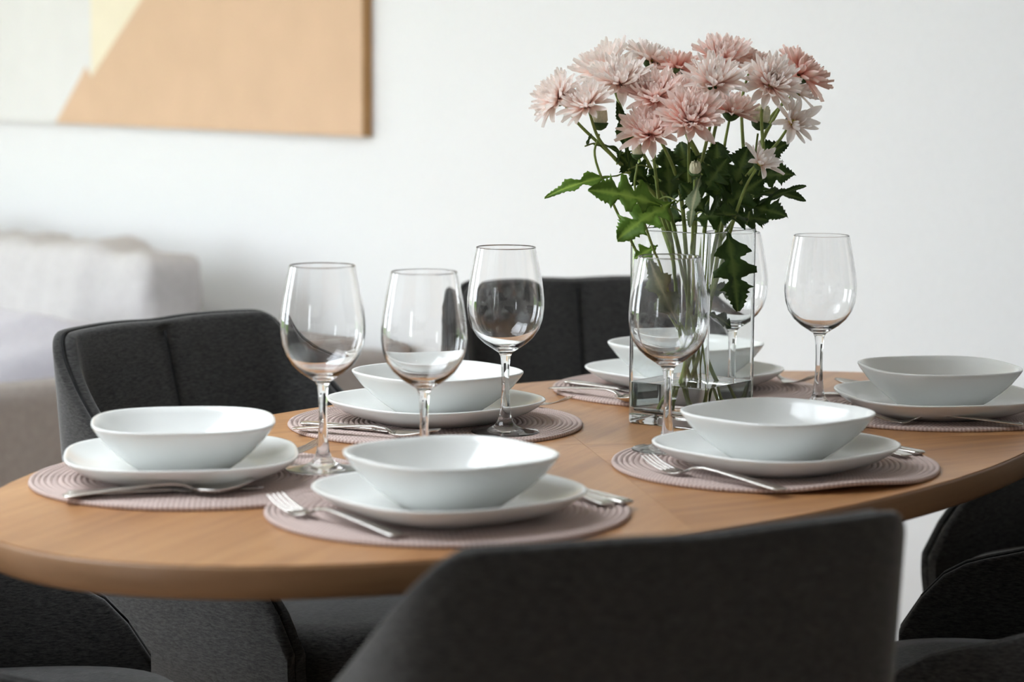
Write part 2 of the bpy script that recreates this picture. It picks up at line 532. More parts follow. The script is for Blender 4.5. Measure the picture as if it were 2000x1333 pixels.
# ------------------------------------------------------------------ sofa
def soft_box(name, x0, x1, y0, y1, z0, z1, bev, puff=0.0, wr=0.0, seed=0, sub=3):
    bm = bmesh.new()
    bmesh.ops.create_cube(bm, size=1)
    for v in bm.verts:
        v.co = Vector(((x0 + x1) / 2 + v.co.x * (x1 - x0), (y0 + y1) / 2 + v.co.y * (y1 - y0), (z0 + z1) / 2 + v.co.z * (z1 - z0)))
    bmesh.ops.bevel(bm, geom=list(bm.edges), offset=bev, segments=4, profile=0.5, affect='EDGES')
    bmesh.ops.subdivide_edges(bm, edges=[e for e in bm.edges if e.calc_length() > .12], cuts=26, use_grid_fill=True)
    cx, cy, cz = (x0 + x1) / 2, (y0 + y1) / 2, (z0 + z1) / 2
    from mathutils import noise as mn
    bm.normal_update()
    mv = []
    for v in bm.verts:
        fx = 1 - abs(v.co.x - cx) / ((x1 - x0) / 2)
        fy = 1 - abs(v.co.y - cy) / ((y1 - y0) / 2)
        fz = 1 - abs(v.co.z - cz) / ((z1 - z0) / 2)
        a = [max(0, f) for f in (fx, fy, fz)]
        w = sorted(a)[1]
        d = puff * min(1, w * 2.2)
        if wr:
            q = v.co.x * 1.0 + v.co.z * 0.35
            d += wr * (mn.noise(Vector((q * 11 + seed, v.co.z * 2.0, v.co.y * 2))) + .5 * mn.noise(Vector((q * 24 + seed, v.co.z * 5, v.co.y * 4))))
        mv.append(v.normal * d)
    for v, d in zip(bm.verts, mv):
        v.co += d
    me = bpy.data.meshes.new(name)
    bm.to_mesh(me); bm.free()
    me.polygons.foreach_set('use_smooth', [True] * len(me.polygons))
    return me
def make_sofa():
    sa = -0.218
    root = thing('sofa', 'light grey fabric sofa with loose back cushions against the wall', 'sofa', RW(sa, 0.03, 0), WA)
    # local x grows to the left along the wall, y into the room
    link('arm', soft_box('arm', 0, .13, 0, 1.24, .06, .506, .03), 'sofa_frame', root)
    link('back_frame', soft_box('back_frame', .13, 2.45, 0, .22, .06, .506, .03), 'sofa_frame', root)
    link('base', soft_box('base', .13, 2.45, .22, 1.20, .06, .27, .02), 'sofa_frame', root)
    link('arm', soft_box('arm', 2.45, 2.58, 0, 1.24, .06, .506, .03), 'sofa_frame', root)
    for k in range(2):
        link('seat_cushion', soft_box('seat_cushion', .135 + 1.16 * k, 1.285 + 1.16 * k, .44, 1.22, .27, .42, .04, .012, .004, k), 'sofa', root)
    for k in range(2):
        link('back_cushion', soft_box('back_cushion', .52 + .97 * k, 1.485 + .97 * k, .235, .42, .41, .728, .035, .006, .028, 4 + 9 * k), 'sofa', root)
    for k, (lx, ly) in enumerate(((.06, .06), (.06, 1.15), (2.52, .06), (2.52, 1.15))):
        link('leg', tube('leg', [(lx, ly, .004), (lx, ly, .07)], [.018, .024], 12), 'black_metal', root)
make_sofa()
pl = link('throw_pillow', soft_box('throw_pillow', -.23, .23, -.06, .06, -.2, .2, .05, .05, .006, 3), 'pillow')
tag(pl, 'pale lavender throw pillow lying on the sofa seat', 'pillow')
pl.matrix_world = Matrix.Translation(RW(0.42, .84, .475)) @ Matrix.Rotation(WA, 4, 'Z') @ Matrix.Rotation(R(80), 4, 'X')

# ------------------------------------------------------------------ dining table
TC = Vector((0.0888, 2.8757, 0))
TA = R(50.1)
TAX, TBX, TTH = 0.850, 0.466, 0.033
def make_table():
    root = thing('dining_table', 'oval wooden dining table set for six', 'table', (TC.x, TC.y, 0), TA)
    def el(ph, k=1.0):
        return (TAX * k * math.cos(ph), TBX * k * math.sin(ph))
    seg = 160
    # edge band / core
    vs, rows = [], []
    prof = [(0.93, TZ - TTH), (0.992, TZ - TTH), (0.998, TZ - TTH + .003), (1.0, TZ - TTH + .008), (1.0, TZ - .004), (0.9985, TZ - .0015), (0.996, TZ - .0012), (0.9, TZ - .0012)]
    per = 4.3
    gr = []
    for k, z in prof:
        row = []
        for i in range(seg):
            ph = 2 * PI * i / seg
            x, y = el(ph, k)
            row.append(len(vs)); vs.append((x, y, z)); gr.append((per * i / seg, z * 1.0, 0))
        rows.append(row)
    fs = []
    for a, b in zip(rows, rows[1:]):
        for i in range(seg):
            j = (i + 1) % seg
            fs.append((a[i], a[j], b[j], b[i]))
    fs.append(tuple(rows[0][::-1])); fs.append(tuple(rows[-1]))
    me = sharp(mesh('edge_band', vs, fs), 60)
    set_vec(me, 'grain', gr)
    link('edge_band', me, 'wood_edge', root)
    # four book-matched veneer panels meeting in the middle
    a0 = R(10) - TA
    for q in range(4):
        p0, p1 = a0 + q * PI / 2 , a0 + (q + 1) * PI / 2
        # convert world bearing to ellipse parameter
        def par(a): return math.atan2(math.sin(a) / TBX, math.cos(a) / TAX)
        e0, e1 = par(p0), par(p1)
        while e1 < e0: e1 += 2 * PI
        n = 40
        gap = 0.0003
        mid = Vector((math.cos((p0 + p1) / 2), math.sin((p0 + p1) / 2)))
        pts = [(mid.x * gap, mid.y * gap)]
        for i in range(n + 1):
            x, y = el(e0 + (e1 - e0) * i / n, .9965)
            pts.append((x + mid.x * gap * .5, y + mid.y * gap * .5))
        m = len(pts)
        vs = [(x, y, TZ - .0012) for x, y in pts] + [(x, y, TZ) for x, y in pts]
        fs = [tuple(range(m))[::-1], tuple(range(m, 2 * m))] + [(i, (i + 1) % m, m + (i + 1) % m, m + i) for i in range(m)]
        me = sharp(mesh('veneer_panel', vs, fs), 40)
        ga = [R(18), R(-18), R(18), R(-18)][q]
        c, s = math.cos(ga), math.sin(ga)
        set_vec(me, 'grain', [(v[0] * c + v[1] * s + q * 5, -v[0] * s + v[1] * c, 0) for v in vs])
        link('veneer_panel', me, 'wood', root)
    # pedestal
    link('pedestal_column', lathe('pedestal_column', [(0, .03), (.07, .03), (.06, .08), (.05, .2), (.05, .6), (.07, .70), (.16, .715), (.16, TZ - TTH), (0, TZ - TTH)], 32), 'black_metal', root)
    link('pedestal_base', lathe('pedestal_base', [(0, .004), (.27, .004), (.275, .01), (.27, .02), (.08, .034), (0, .034)], 48), 'black_metal', root)
make_table()

# ------------------------------------------------------------------ dining chairs
def chair_parts():
    half = [(0.0, -0.252), (0.12, -0.2515), (0.196, -0.246), (0.229, -0.232), (0.244, -0.205), (0.252, -0.16), (0.261, -0.08), (0.266, 0.04), (0.264, 0.205)]
    P = [(-x, y, 0) for x, y in half[::-1]] + [(x, y, 0) for x, y in half[1:]]
    ns = 97
    C = spline(P, ns)
    # arclength from the middle
    mid = ns // 2
    al = [0.0] * ns
    for i in range(mid + 1, ns): al[i] = al[i - 1] + (C[i] - C[i - 1]).length
    for i in range(mid - 1, -1, -1): al[i] = al[i + 1] + (C[i] - C[i + 1]).length
    tot = al[-1]
    keys = [(0, .833), (.03, .837), (.10, .838), (.213, .836), (.230, .828), (.243, .808), (.285, .752), (.335, .696), (.39, .648), (.44, .612), (.50, .588), (tot - .10, .570), (tot - .06, .561), (tot - .03, .543), (tot - .010, .512), (tot, .47)]
    def top(a):
        for (p, z0), (q, z1) in zip(keys, keys[1:]):
            if a <= q:
                t = (a - p) / (q - p)
                return z0 + (z1 - z0) * t
        return keys[-1][1]
    tops = [top(a) for a in al]
    for _ in range(3):
        tops = [tops[0]] + [(tops[i - 1] + 2 * tops[i] + tops[i + 1]) / 4 for i in range(1, ns - 1)] + [tops[-1]]
    nrm = []
    for i in range(ns):
        t = C[min(i + 1, ns - 1)] - C[max(i - 1, 0)]
        nrm.append(Vector((t.y, -t.x, 0)).normalized())
    def pt(i, z, off):
        k = (z - .45)
        sh = nrm[i] * off
        if z < .45:                       # tuck in under the seat
            sh = nrm[i] * (off - (0.45 - z) ** 2 * 3.0)
        else:                             # the back reclines, the wings close in a little
            sx = max(-1.0, min(1.0, C[i].x / .22))
            w = max(0.0, 1 - (al[i] / .46) ** 2)
            sh = sh + Vector((-sx * .045 * k, -.21 * k * w, 0))
        return Vector((C[i].x, C[i].y, z)) + sh
    zb = .34
    def layer(name, o_out, o_in, drop, bul_in=0.0, seam=0.0, zbot=zb, nv=14):
        """closed solid between two offsets of the shell surface"""
        vs = []
        ring = None
        for i in range(ns):
            T = tops[i] - drop
            th = o_out - o_in
            r = th / 2
            row = []
            for j in range(nv):
                u = j / (nv - 1)
                row.append(pt(i, zbot + (T - r - zbot) * u, o_out))
            for k in range(1, 6):
                a = PI * k / 6
                row.append(pt(i, T - r + r * math.sin(a), o_in + r + r * math.cos(a)))
            for j in range(nv):
                u = 1 - j / (nv - 1)
                z = zbot + (T - r - zbot) * u
                bl = bul_in * math.sin(PI * min(1, max(0, u))) ** .7 * min(1, (tot - al[i]) / .06)
                sm = seam * math.exp(-(al[i] / .006) ** 2)
                row.append(pt(i, z, o_in - bl + sm))
            ring = len(row)
            vs += row
        fs = grid_faces(ns, ring, False, True)
        fs.append(tuple(range(ring)))
        fs.append(tuple((ns - 1) * ring + k for k in range(ring))[::-1])
        return mesh(name, vs, fs)
    D = {}
    D['shell'] = sharp(layer('back_shell', .014, .0005, .0), 70)
    D['pad'] = sharp(layer('backrest', -.0015, -.020, .0015, .012, .006, .40), 70)
    D['piping'] = tube('piping', [pt(i, tops[i] - .0035, -.0005) for i in range(1, ns - 1)], .0028, 6)
    D['seam'] = tube('seam', [pt(mid, z, -.0225 - .0085 * math.sin(PI * (z - .45) / .36)) for z in [.46 + .36 * k / 20 for k in range(21)]], .0022, 6)
    # seat cushion: rounded U plan
    vs, fs = [], []
    prof = [(.90, .375), (.97, .38), (1.0, .40), (1.0, .44), (.975, .462), (.92, .472), (.75, .476), (.4, .474), (.05, .472)]
    nseg = 64
    for k, z in prof:
        for i in range(nseg):
            a = 2 * PI * i / nseg
            c, s = math.cos(a), math.sin(a)
            n = 3.4
            rr = (abs(c) ** n + abs(s) ** n) ** (-1 / n)
            vs.append((.232 * rr * c * k, .245 * rr * s * k - 0.0 + .01, z))
    fs = grid_faces(len(prof), nseg, False, True)
    fs.append(tuple(range(nseg))); fs.append(tuple((len(prof) - 1) * nseg + i for i in range(nseg)))
    D['seat'] = mesh('seat', vs, fs)
    n2 = 40
    vs, rows = [], []
    for k, z in ((.82, .335), (.9, .34), (.9, .374), (.5, .374)):
        for i in range(n2):
            a = 2 * PI * i / n2
            c, s = math.cos(a), math.sin(a)
            rr = (abs(c) ** 3.2 + abs(s) ** 3.2) ** (-1 / 3.2)
            vs.append((.225 * rr * c * k, .235 * rr * s * k, z))
    fs = grid_faces(4, n2, False, True)
    fs.append(tuple(range(n2))); fs.append(tuple(3 * n2 + i for i in range(n2)))
    D['seat_base'] = mesh('seat_base', vs, fs)
    D['legs'] = [tube('leg', [(sx * .16, sy * .15, .345), (sx * .225, sy * .22, .0045)], [.016, .010], 12) for sx in (-1, 1) for sy in (-1, 1)]
    return D
CH = chair_parts()
def chair(loc, ang, label):
    root = thing('dining_chair', label, 'chair', (loc[0], loc[1], 0), R(ang) - PI / 2, 'charcoal chairs around the table')
    link('back_shell', CH['shell'], 'chair', root)
    b = link('backrest', CH['pad'], 'chair', root)
    link('seam', CH['seam'], 'chair_pipe', b)
    link('piping', CH['piping'], 'chair_pipe', root)
    link('seat', CH['seat'], 'chair', root)
    link('seat_base', CH['seat_base'], 'chair', root)
    for l in CH['legs']:
        link('leg', l, 'black_metal', root)
    return root
chair((0.012, 2.200), 115.5, 'charcoal upholstered armchair nearest the camera, seen from behind')
chair((-0.270, 3.288), -38.5, 'charcoal upholstered armchair in front of the sofa, centre seam showing')
chair((0.184, 3.880), -77.0, 'charcoal upholstered armchair behind the table, left of the vase')
chair((0.648, 2.800), 164.7, 'charcoal armchair at the lower right, only its arms in view')
chair((0.950, 3.470), 210.0, 'charcoal armchair at the far right end of the table, mostly hidden')
chair((-0.610, 2.640), 10.0, 'charcoal armchair tucked under the left end of the table')

# ------------------------------------------------------------------ tableware
NSUP = 2.8
def sup(ph, r, lo, hi):
    n = 2.0 + (NSUP - 2.0) * min(1, max(0, (r - lo) / (hi - lo)))
    return (abs(math.cos(ph)) ** n + abs(math.sin(ph)) ** n) ** (-1 / n)
PLATE = lathe('plate', [(0, .0030), (.060, .0030), (.074, .0028), (.076, .0002), (.080, 0), (.083, .0016), (.095, .0052), (.110, .0118), (.121, .0190), (.1272, .0245), (.1288, .0263), (.1284, .0280), (.1262, .0282), (.1240, .0268), (.118, .0222), (.107, .0150), (.095, .0098), (.085, .0075), (.070, .0066), (.04, .0062), (0, .0060)], 96, lambda p, r: sup(p, r, .05, .11))
BOWL = lathe('bowl', [(0, .0012), (.040, .0012), (.043, 0), (.0475, .0002), (.053, .0035), (.064, .0120), (.077, .0238), (.089, .0370), (.0985, .0500), (.1010, .0545), (.1010, .0562), (.0993, .0570), (.0972, .0560), (.0935, .0500), (.084, .0370), (.072, .0240), (.059, .0130), (.047, .0068), (.03, .0052), (0, .0048)], 96, lambda p, r: sup(p, r, .04, .085))
GLASS = lathe('wine_glass', [(0, .0006), (.030, .0004), (.0398, .0001), (.0412, .0), (.0424, .0003), (.0428, .0009), (.0425, .0015), (.0415, .0018), (.0400, .0020), (.034, .0028), (.022, .0050), (.0145, .0085), (.0098, .0140), (.0072, .0230), (.0056, .0380), (.0048, .0560), (.0047, .0720), (.0052, .0870), (.0064, .0980), (.0088, .1030), (.0160, .1078), (.0260, .1145), (.0355, .1235), (.0425, .1345), (.0465, .1470), (.0481, .1600), (.0480, .1720), (.0465, .1860), (.0440, .2020), (.0405, .2210), (.03765, .2352), (.03735, .2368), (.0372, .2376), (.0369, .23815), (.0365, .2383), (.0361, .23815), (.0359, .2376), (.0361, .2368), (.0364, .2352), (.0393, .2210), (.0429, .2020), (.0454, .1860), (.0469, .1720), (.0470, .1600), (.0454, .1475), (.0414, .1355), (.0345, .1255), (.0250, .1172), (.0150, .1115), (.0070, .1090), (0, .1084)], 72)

def placemat_mesh(wave):
    rings = 29
    Rm = 0.19
    pitch = Rm / rings
    prof = [(0.0002, 0.0)]
    prof.append((Rm - .0010, 0.0))
    outer = []
    seg = 144
    # profile: bottom then ridged top from the outside in
    pr = [(0, 0.0), (Rm - .0012, 0.0), (Rm, .0022), (Rm - .0008, .0038)]
    for k in range(rings - 1, -1, -1):
        r1 = (k + 1) * pitch
        r0 = k * pitch
        pr += [(r0 + pitch * .82, .0046), (r0 + pitch * .5, .0051), (r0 + pitch * .18, .0046)]
        if k: pr.append((r0, .0014))
    pr.append((0, .0046))
    me = lathe('placemat', pr, seg)
    tw = []
    for v in me.vertices:
        r = math.hypot(v.co.x, v.co.y); ph = math.atan2(v.co.y, v.co.x)
        tw.append((ph * max(1, round(r * 90)) * 4.0 / 6.283, 0, r * 50))
    set_vec(me, 'twist', tw)
    if wave:
        amp, a0, wd = wave
        for v in me.vertices:
            r = math.hypot(v.co.x, v.co.y); ph = math.atan2(v.co.y, v.co.x)
            d = (ph - a0 + PI) % (2 * PI) - PI
            w = max(0, (r - .10) / .09)
            v.co.z += amp * w * w * math.exp(-(d / wd) ** 2)
    me.polygons.foreach_set('use_smooth', [True] * len(me.polygons))
    return me
MAT0 = placemat_mesh(None)

# cutlery: handle end at the local origin, tip towards +Y
def strip(name, st, seg=10):
    """st: (y, halfwidth, z, thickness)"""
    vs = []
    for (y, w, z, t) in st:
        for k in range(seg):
            a = 2 * PI * k / seg
            c, s = math.cos(a), math.sin(a)
            vs.append((w * math.copysign(abs(c) ** .6, c), y, z + t / 2 * math.copysign(abs(s) ** .8, s)))
    n = len(st)
    fs = grid_faces(n, seg, False, True)
    fs.append(tuple(range(seg))); fs.append(tuple((n - 1) * seg + k for k in range(seg)))
    return mesh(name, vs, fs)
HND = [(0, .006, .0035, .0020), (.002, .0088, .0036, .0026), (.012, .0095, .0045, .0028), (.05, .0078, .0085, .0028), (.09, .0050, .0120, .0030), (.112, .0036, .0130, .0034), (.128, .0034, .0110, .0034), (.138, .0046, .0066, .0028)]
F_HANDLE = strip('handle', HND)
F_HEAD = strip('head', [(.137, .0044, .0070, .0026), (.144, .0095, .0042, .0022), (.150, .0118, .0032, .0020), (.157, .0122, .0034, .0020)])
F_TINES = [strip('tine', [(.155, .0021, .0033, .0020), (.170, .0019, .0058, .0019), (.185, .0016, .0105, .0017), (.197, .0011, .0165, .0012), (.2, .0006, .0183, .0008)], 8) for k in range(4)]
for k, me in enumerate(F_TINES):
    for v in me.vertices: v.co.x += (k - 1.5) * .0064
def spoon_bowl():
    n, m = 15, 13
    vs = []
    for lay in (0, 1):
        for i in range(n):
            u = i / (n - 1)
            y = .136 + .064 * u
            w = .0205 * (math.sin(PI * min(1, max(0.0, .04 + .93 * u)) ** .85) ** .62) + .0015
            for j in range(m):
                q = j / (m - 1) * 2 - 1
                dep = .0085 * (1 - q * q) * math.sin(PI * min(1, .12 + .86 * u)) ** .8
                z = .0090 + .012 * max(0, u - .35) ** 1.3 - dep - (.0012 if lay else 0)
                vs.append((w * q, y, z))
    off = n * m
    fs = grid_faces(n, m)
    fs += [tuple(off + a for a in f)[::-1] for f in grid_faces(n, m)]
    for i in range(n - 1):
        for j in (0, m - 1):
            a, b = i * m + j, (i + 1) * m + j
            fs.append((a, b, off + b, off + a))
    for i in (0, n - 1):
        for j in range(m - 1):
            a, b = i * m + j, i * m + j + 1
            fs.append((a, b, off + b, off + a))
    return mesh('bowl', vs, fs)
S_BOWL = spoon_bowl()
K_HANDLE = strip('handle', [(0, .0065, .0030, .0030), (.003, .0092, .0030, .0050), (.02, .0095, .0032, .0056), (.07, .0075, .0036, .0056), (.105, .0062, .0036, .0052), (.112, .0060, .0036, .0040)])
K_BLADE = strip('blade', [(.110, .0062, .0036, .0030), (.125, .0100, .0034, .0018), (.17, .0108, .0032, .0014), (.195, .0085, .0031, .0012), (.208, .0030, .0030, .0010)])
def cutlery(kind, loc, ang, label, z=TZ + .0056):
    root = thing(kind, label, {'dinner_fork': 'fork', 'soup_spoon': 'spoon', 'table_knife': 'knife'}[kind], (loc[0], loc[1], z), R(ang) - PI / 2, 'steel cutlery on the placemats')
    if kind == 'dinner_fork':
        link('handle', F_HANDLE, 'steel', root)
        h = link('head', F_HEAD, 'steel', root)
        for t in F_TINES: link('tine', t, 'steel', h)
    elif kind == 'soup_spoon':
        link('handle', F_HANDLE, 'steel', root); link('bowl', S_BOWL, 'steel', root)
    else:
        link('handle', K_HANDLE, 'steel', root); link('blade', K_BLADE, 'steel', root)
    return root

SET = {  # mat centre, plate centre, plate turn, bowl turn, words
    'A': ((-0.345, 2.614), (-0.366, 2.606), 8, 8, 'at the left end of the table'),
    'B': ((-0.066, 2.430), (-0.064, 2.395), 35, 35, 'in the middle foreground, nearest the camera'),
    'C': ((0.306, 2.729), (0.303, 2.695), 42, 42, 'right of centre, in front of the vase'),
    'D': ((-0.098, 3.030), (-0.098, 3.042), 40, 38, 'behind the two left wine glasses'),
    'E': ((0.248, 3.367), (0.246, 3.368), 40, 40, 'behind the glass vase'),
    'F': ((0.566, 3.175), (0.564, 3.120), 12, 12, 'at the right edge of the table'),
}
for k, (mc, pc, pt_, bt, words) in SET.items():
    me = placemat_mesh((.008, R(-68), .38)) if k == 'C' else MAT0
    tag(link('placemat', me, 'mat', None, (mc[0], mc[1], TZ + .0003)), 'round woven rose placemat ' + words, 'placemat', 'round woven placemats')
    tag(link('dinner_plate', PLATE, 'ceramic', None, (pc[0], pc[1], TZ + .0056), R(pt_)), 'white rounded-square dinner plate ' + words, 'plate', 'white dinner plates')
    tag(link('soup_bowl', BOWL, 'ceramic', None, (pc[0] + .002, pc[1] + .004, TZ + .0122), R(bt)), 'white rounded-square bowl on the plate ' + words, 'bowl', 'white soup bowls')

GLASS.transform(Matrix.Diagonal((1, 1, .974, 1)))
for loc, lab, z in [((-0.213, 2.656), 'empty wine glass leftmost on the table, above the left place setting', .0056),
                 ((-0.098, 2.635), 'empty wine glass second from the left, just behind the front bowl', .0008),
                 ((-0.008, 2.936), 'empty wine glass standing sharp in the middle with dark chair behind', .0056),
                 ((0.186, 2.806), 'empty wine glass in front of the glass vase', .0056),
                 ((0.412, 3.165), 'empty wine glass right of the vase against the white wall', .0056),
                 ((0.299, 3.218), 'empty wine glass half hidden behind the vase', .0056)]:
    tag(link('wine_glass', GLASS, 'glass', None, (loc[0], loc[1], TZ + z)), lab, 'wine glass', 'empty wine glasses')

CUT = [
    ('soup_spoon', (-0.4713, 2.4620), 12, 'steel spoon in front of the plate at the left end'),
    ('table_knife', (-0.470, 2.480), 12, 'steel knife beside the spoon in front of the left plate'),
    ('dinner_fork', (-0.402, 2.668), 27, 'steel fork behind the left plate, tines just showing'),
    ('dinner_fork', (-0.1074, 2.2620), 132.9, 'steel fork left of the front middle plate, nearest the camera'),
    ('table_knife', (0.1226, 2.4454), 126, 'steel knife right of the front middle plate, outer of two handles'),
    ('soup_spoon', (0.1017, 2.4334), 126, 'steel spoon right of the front middle plate, inner of two handles'),
    ('dinner_fork', (0.2925, 2.5213), 134.2, 'steel fork left of the plate in front of the vase'),
    ('table_knife', (0.4842, 2.7740), 126, 'steel knife right of the plate in front of the vase, outer handle'),
    ('soup_spoon', (0.4648, 2.7507), 126, 'steel spoon right of the plate in front of the vase, inner handle'),
    ('soup_spoon', (-0.2712, 2.9379), -24, 'steel spoon between the two left glasses, in front of a plate'),
    ('table_knife', (-0.2649, 2.9870), -30, 'steel knife beside the spoon behind the leftmost glass'),
    ('dinner_fork', (-0.0766, 3.257), -39, 'steel fork behind the middle plate, tines rising beside it'),
    ('soup_spoon', (0.0560, 3.3200), -48, 'steel spoon left of the vase, dark bowl beside the glass'),
    ('table_knife', (0.0799, 3.3934), -48, 'steel knife left of the vase with bright handle'),
    ('dinner_fork', (0.3000, 3.508), -49, 'steel fork right of the vase, tines towards the right glass'),
    ('dinner_fork', (0.652, 3.000), 173, 'steel fork in front of the right-hand plate'),
    ('soup_spoon', (0.650, 3.290), 163, 'steel spoon behind the right-hand plate, tip showing'),
    ('table_knife', (0.636, 3.255), 172, 'steel knife behind the right-hand plate, tip showing'),
]
for c in CUT: cutlery(*c)

# ------------------------------------------------------------------ vase and water
VC = Vector((0.2334, 3.063, TZ))
VS, VH, VANG = 0.121, 0.252, R(-37.7)
def rsq(h, rad, n=6):
    pts = []
    for q in range(4):
        cx = [1, -1, -1, 1][q] * (h - rad); cy = [1, 1, -1, -1][q] * (h - rad)
        for k in range(n + 1):
            a = PI / 2 * q + PI / 2 * k / n
            pts.append((cx + rad * math.cos(a), cy + rad * math.sin(a)))
    return pts
def ring_solid(name, rings, cap0=True, cap1=True):
    vs, n = [], len(rings[0][0])
    for pts, z in rings:
        vs += [(x, y, z) for x, y in pts]
    fs = grid_faces(len(rings), n, False, True)
    if cap0: fs.append(tuple(range(n)))
    if cap1: fs.append(tuple((len(rings) - 1) * n + k for k in range(n)))
    return sharp(mesh(name, vs, fs), 50)
H = VS / 2
vase = tag(link('glass_vase', ring_solid('glass_vase', [
    (rsq(H - .004, .006), .0), (rsq(H - .001, .008), .0012), (rsq(H, .009), .005), (rsq(H, .009), VH - .0015), (rsq(H - .0012, .008), VH),
    (rsq(H - .0023, .007), VH), (rsq(H - .0035, .006), VH - .0015), (rsq(H - .0038, .0055), .022), (rsq(H - .0075, .007), .0165), (rsq(H - .018, .012), .0135), (rsq(.02, .012), .0125)]), 'vase_glass', None,
    (VC.x, VC.y, TZ + .0004), VANG), 'square clear glass vase holding pink flowers, some water inside', 'vase')
WZ = .054
_wn = vase.modifiers.new('face_weighted_normals', 'WEIGHTED_NORMAL'); _wn.keep_sharp = True; _wn.weight = 100
wtr = link('water', ring_solid('water', [(rsq(.02, .012), .0123), (rsq(H - .018, .012), .0133), (rsq(H - .0073, .007), .0163), (rsq(H - .0036, .0055), .022), (rsq(H - .0034, .0055), WZ - .001), (rsq(H - .0031, .0055), WZ + .0006), (rsq(H - .0075, .005), WZ)]), 'water', vase)
_wn = wtr.modifiers.new('face_weighted_normals', 'WEIGHTED_NORMAL'); _wn.keep_sharp = True; _wn.weight = 100

# ------------------------------------------------------------------ flowers
def petal_mesh(name, Ln, W, curl, cup, n=7, m=5, tipw=.55, notch=0.0, base=0.34):
    """petal along +X, width along Y, up +Z"""
    vs, al = [], []
    x = z = 0.0
    ang = 0.0
    pts = []
    for i in range(n):
        u = i / (n - 1)
        pts.append((x, z, ang))
        ang = curl * u
        x += Ln / (n - 1) * math.cos(ang); z += Ln / (n - 1) * math.sin(ang)
    for i, (px, pz, a) in enumerate(pts):
        u = i / (n - 1)
        w = W / 2 * (base + (1 - base) * math.sin(PI * min(1, u / .62) / 2)) * (1 - max(0, (u - .62) / .38) ** 2.2 * (1 - tipw * .35) )
        for j in range(m):
            q = j / (m - 1) * 2 - 1
            lift = cup * W * q * q
            back = notch * (abs(q) - .5) * (1 if i == n - 1 else 0)
            vs.append((px - math.sin(a) * lift + back, w * q, pz + math.cos(a) * lift))
            al.append(u)
    return vs, grid_faces(n, m), al
def mesh_petals(name, items):
    """items: list of (verts,faces,along,matrix)"""
    V, Fc, A = [], [], []
    for vs, fs, al, mt in items:
        o = len(V)
        V += [mt @ Vector(v) for v in vs]
        Fc += [tuple(o + i for i in f) for f in fs]
        A += al
    me = mesh(name, V, Fc, fix=False)
    set_f(me, 'along', A)
    return me
OUTER = {}
def outer_petal(kind, k):
    key = (kind, k)
    if key not in OUTER:
        rr = random.Random(50 + k)
        vs, fs, al = petal_mesh('petal', 1.0, .24 + .05 * rr.random(), rr.uniform(-.5, .35), rr.uniform(.18, .4), 8, 5, .5, .03)
        me = mesh('petal', vs, fs, fix=False)
        set_f(me, 'along', al)
        OUTER[key] = me
    return OUTER[key]
def orient(axis):
    z = Vector(axis).normalized()
    x = Vector((0, -1, 0.15)).cross(z)
    if x.length < 1e-3: x = Vector((1, 0, 0))
    x.normalize()
    y = z.cross(x)
    return Matrix(((x.x, y.x, z.x, 0), (x.y, y.y, z.y, 0), (x.z, y.z, z.z, 0), (0, 0, 0, 1)))
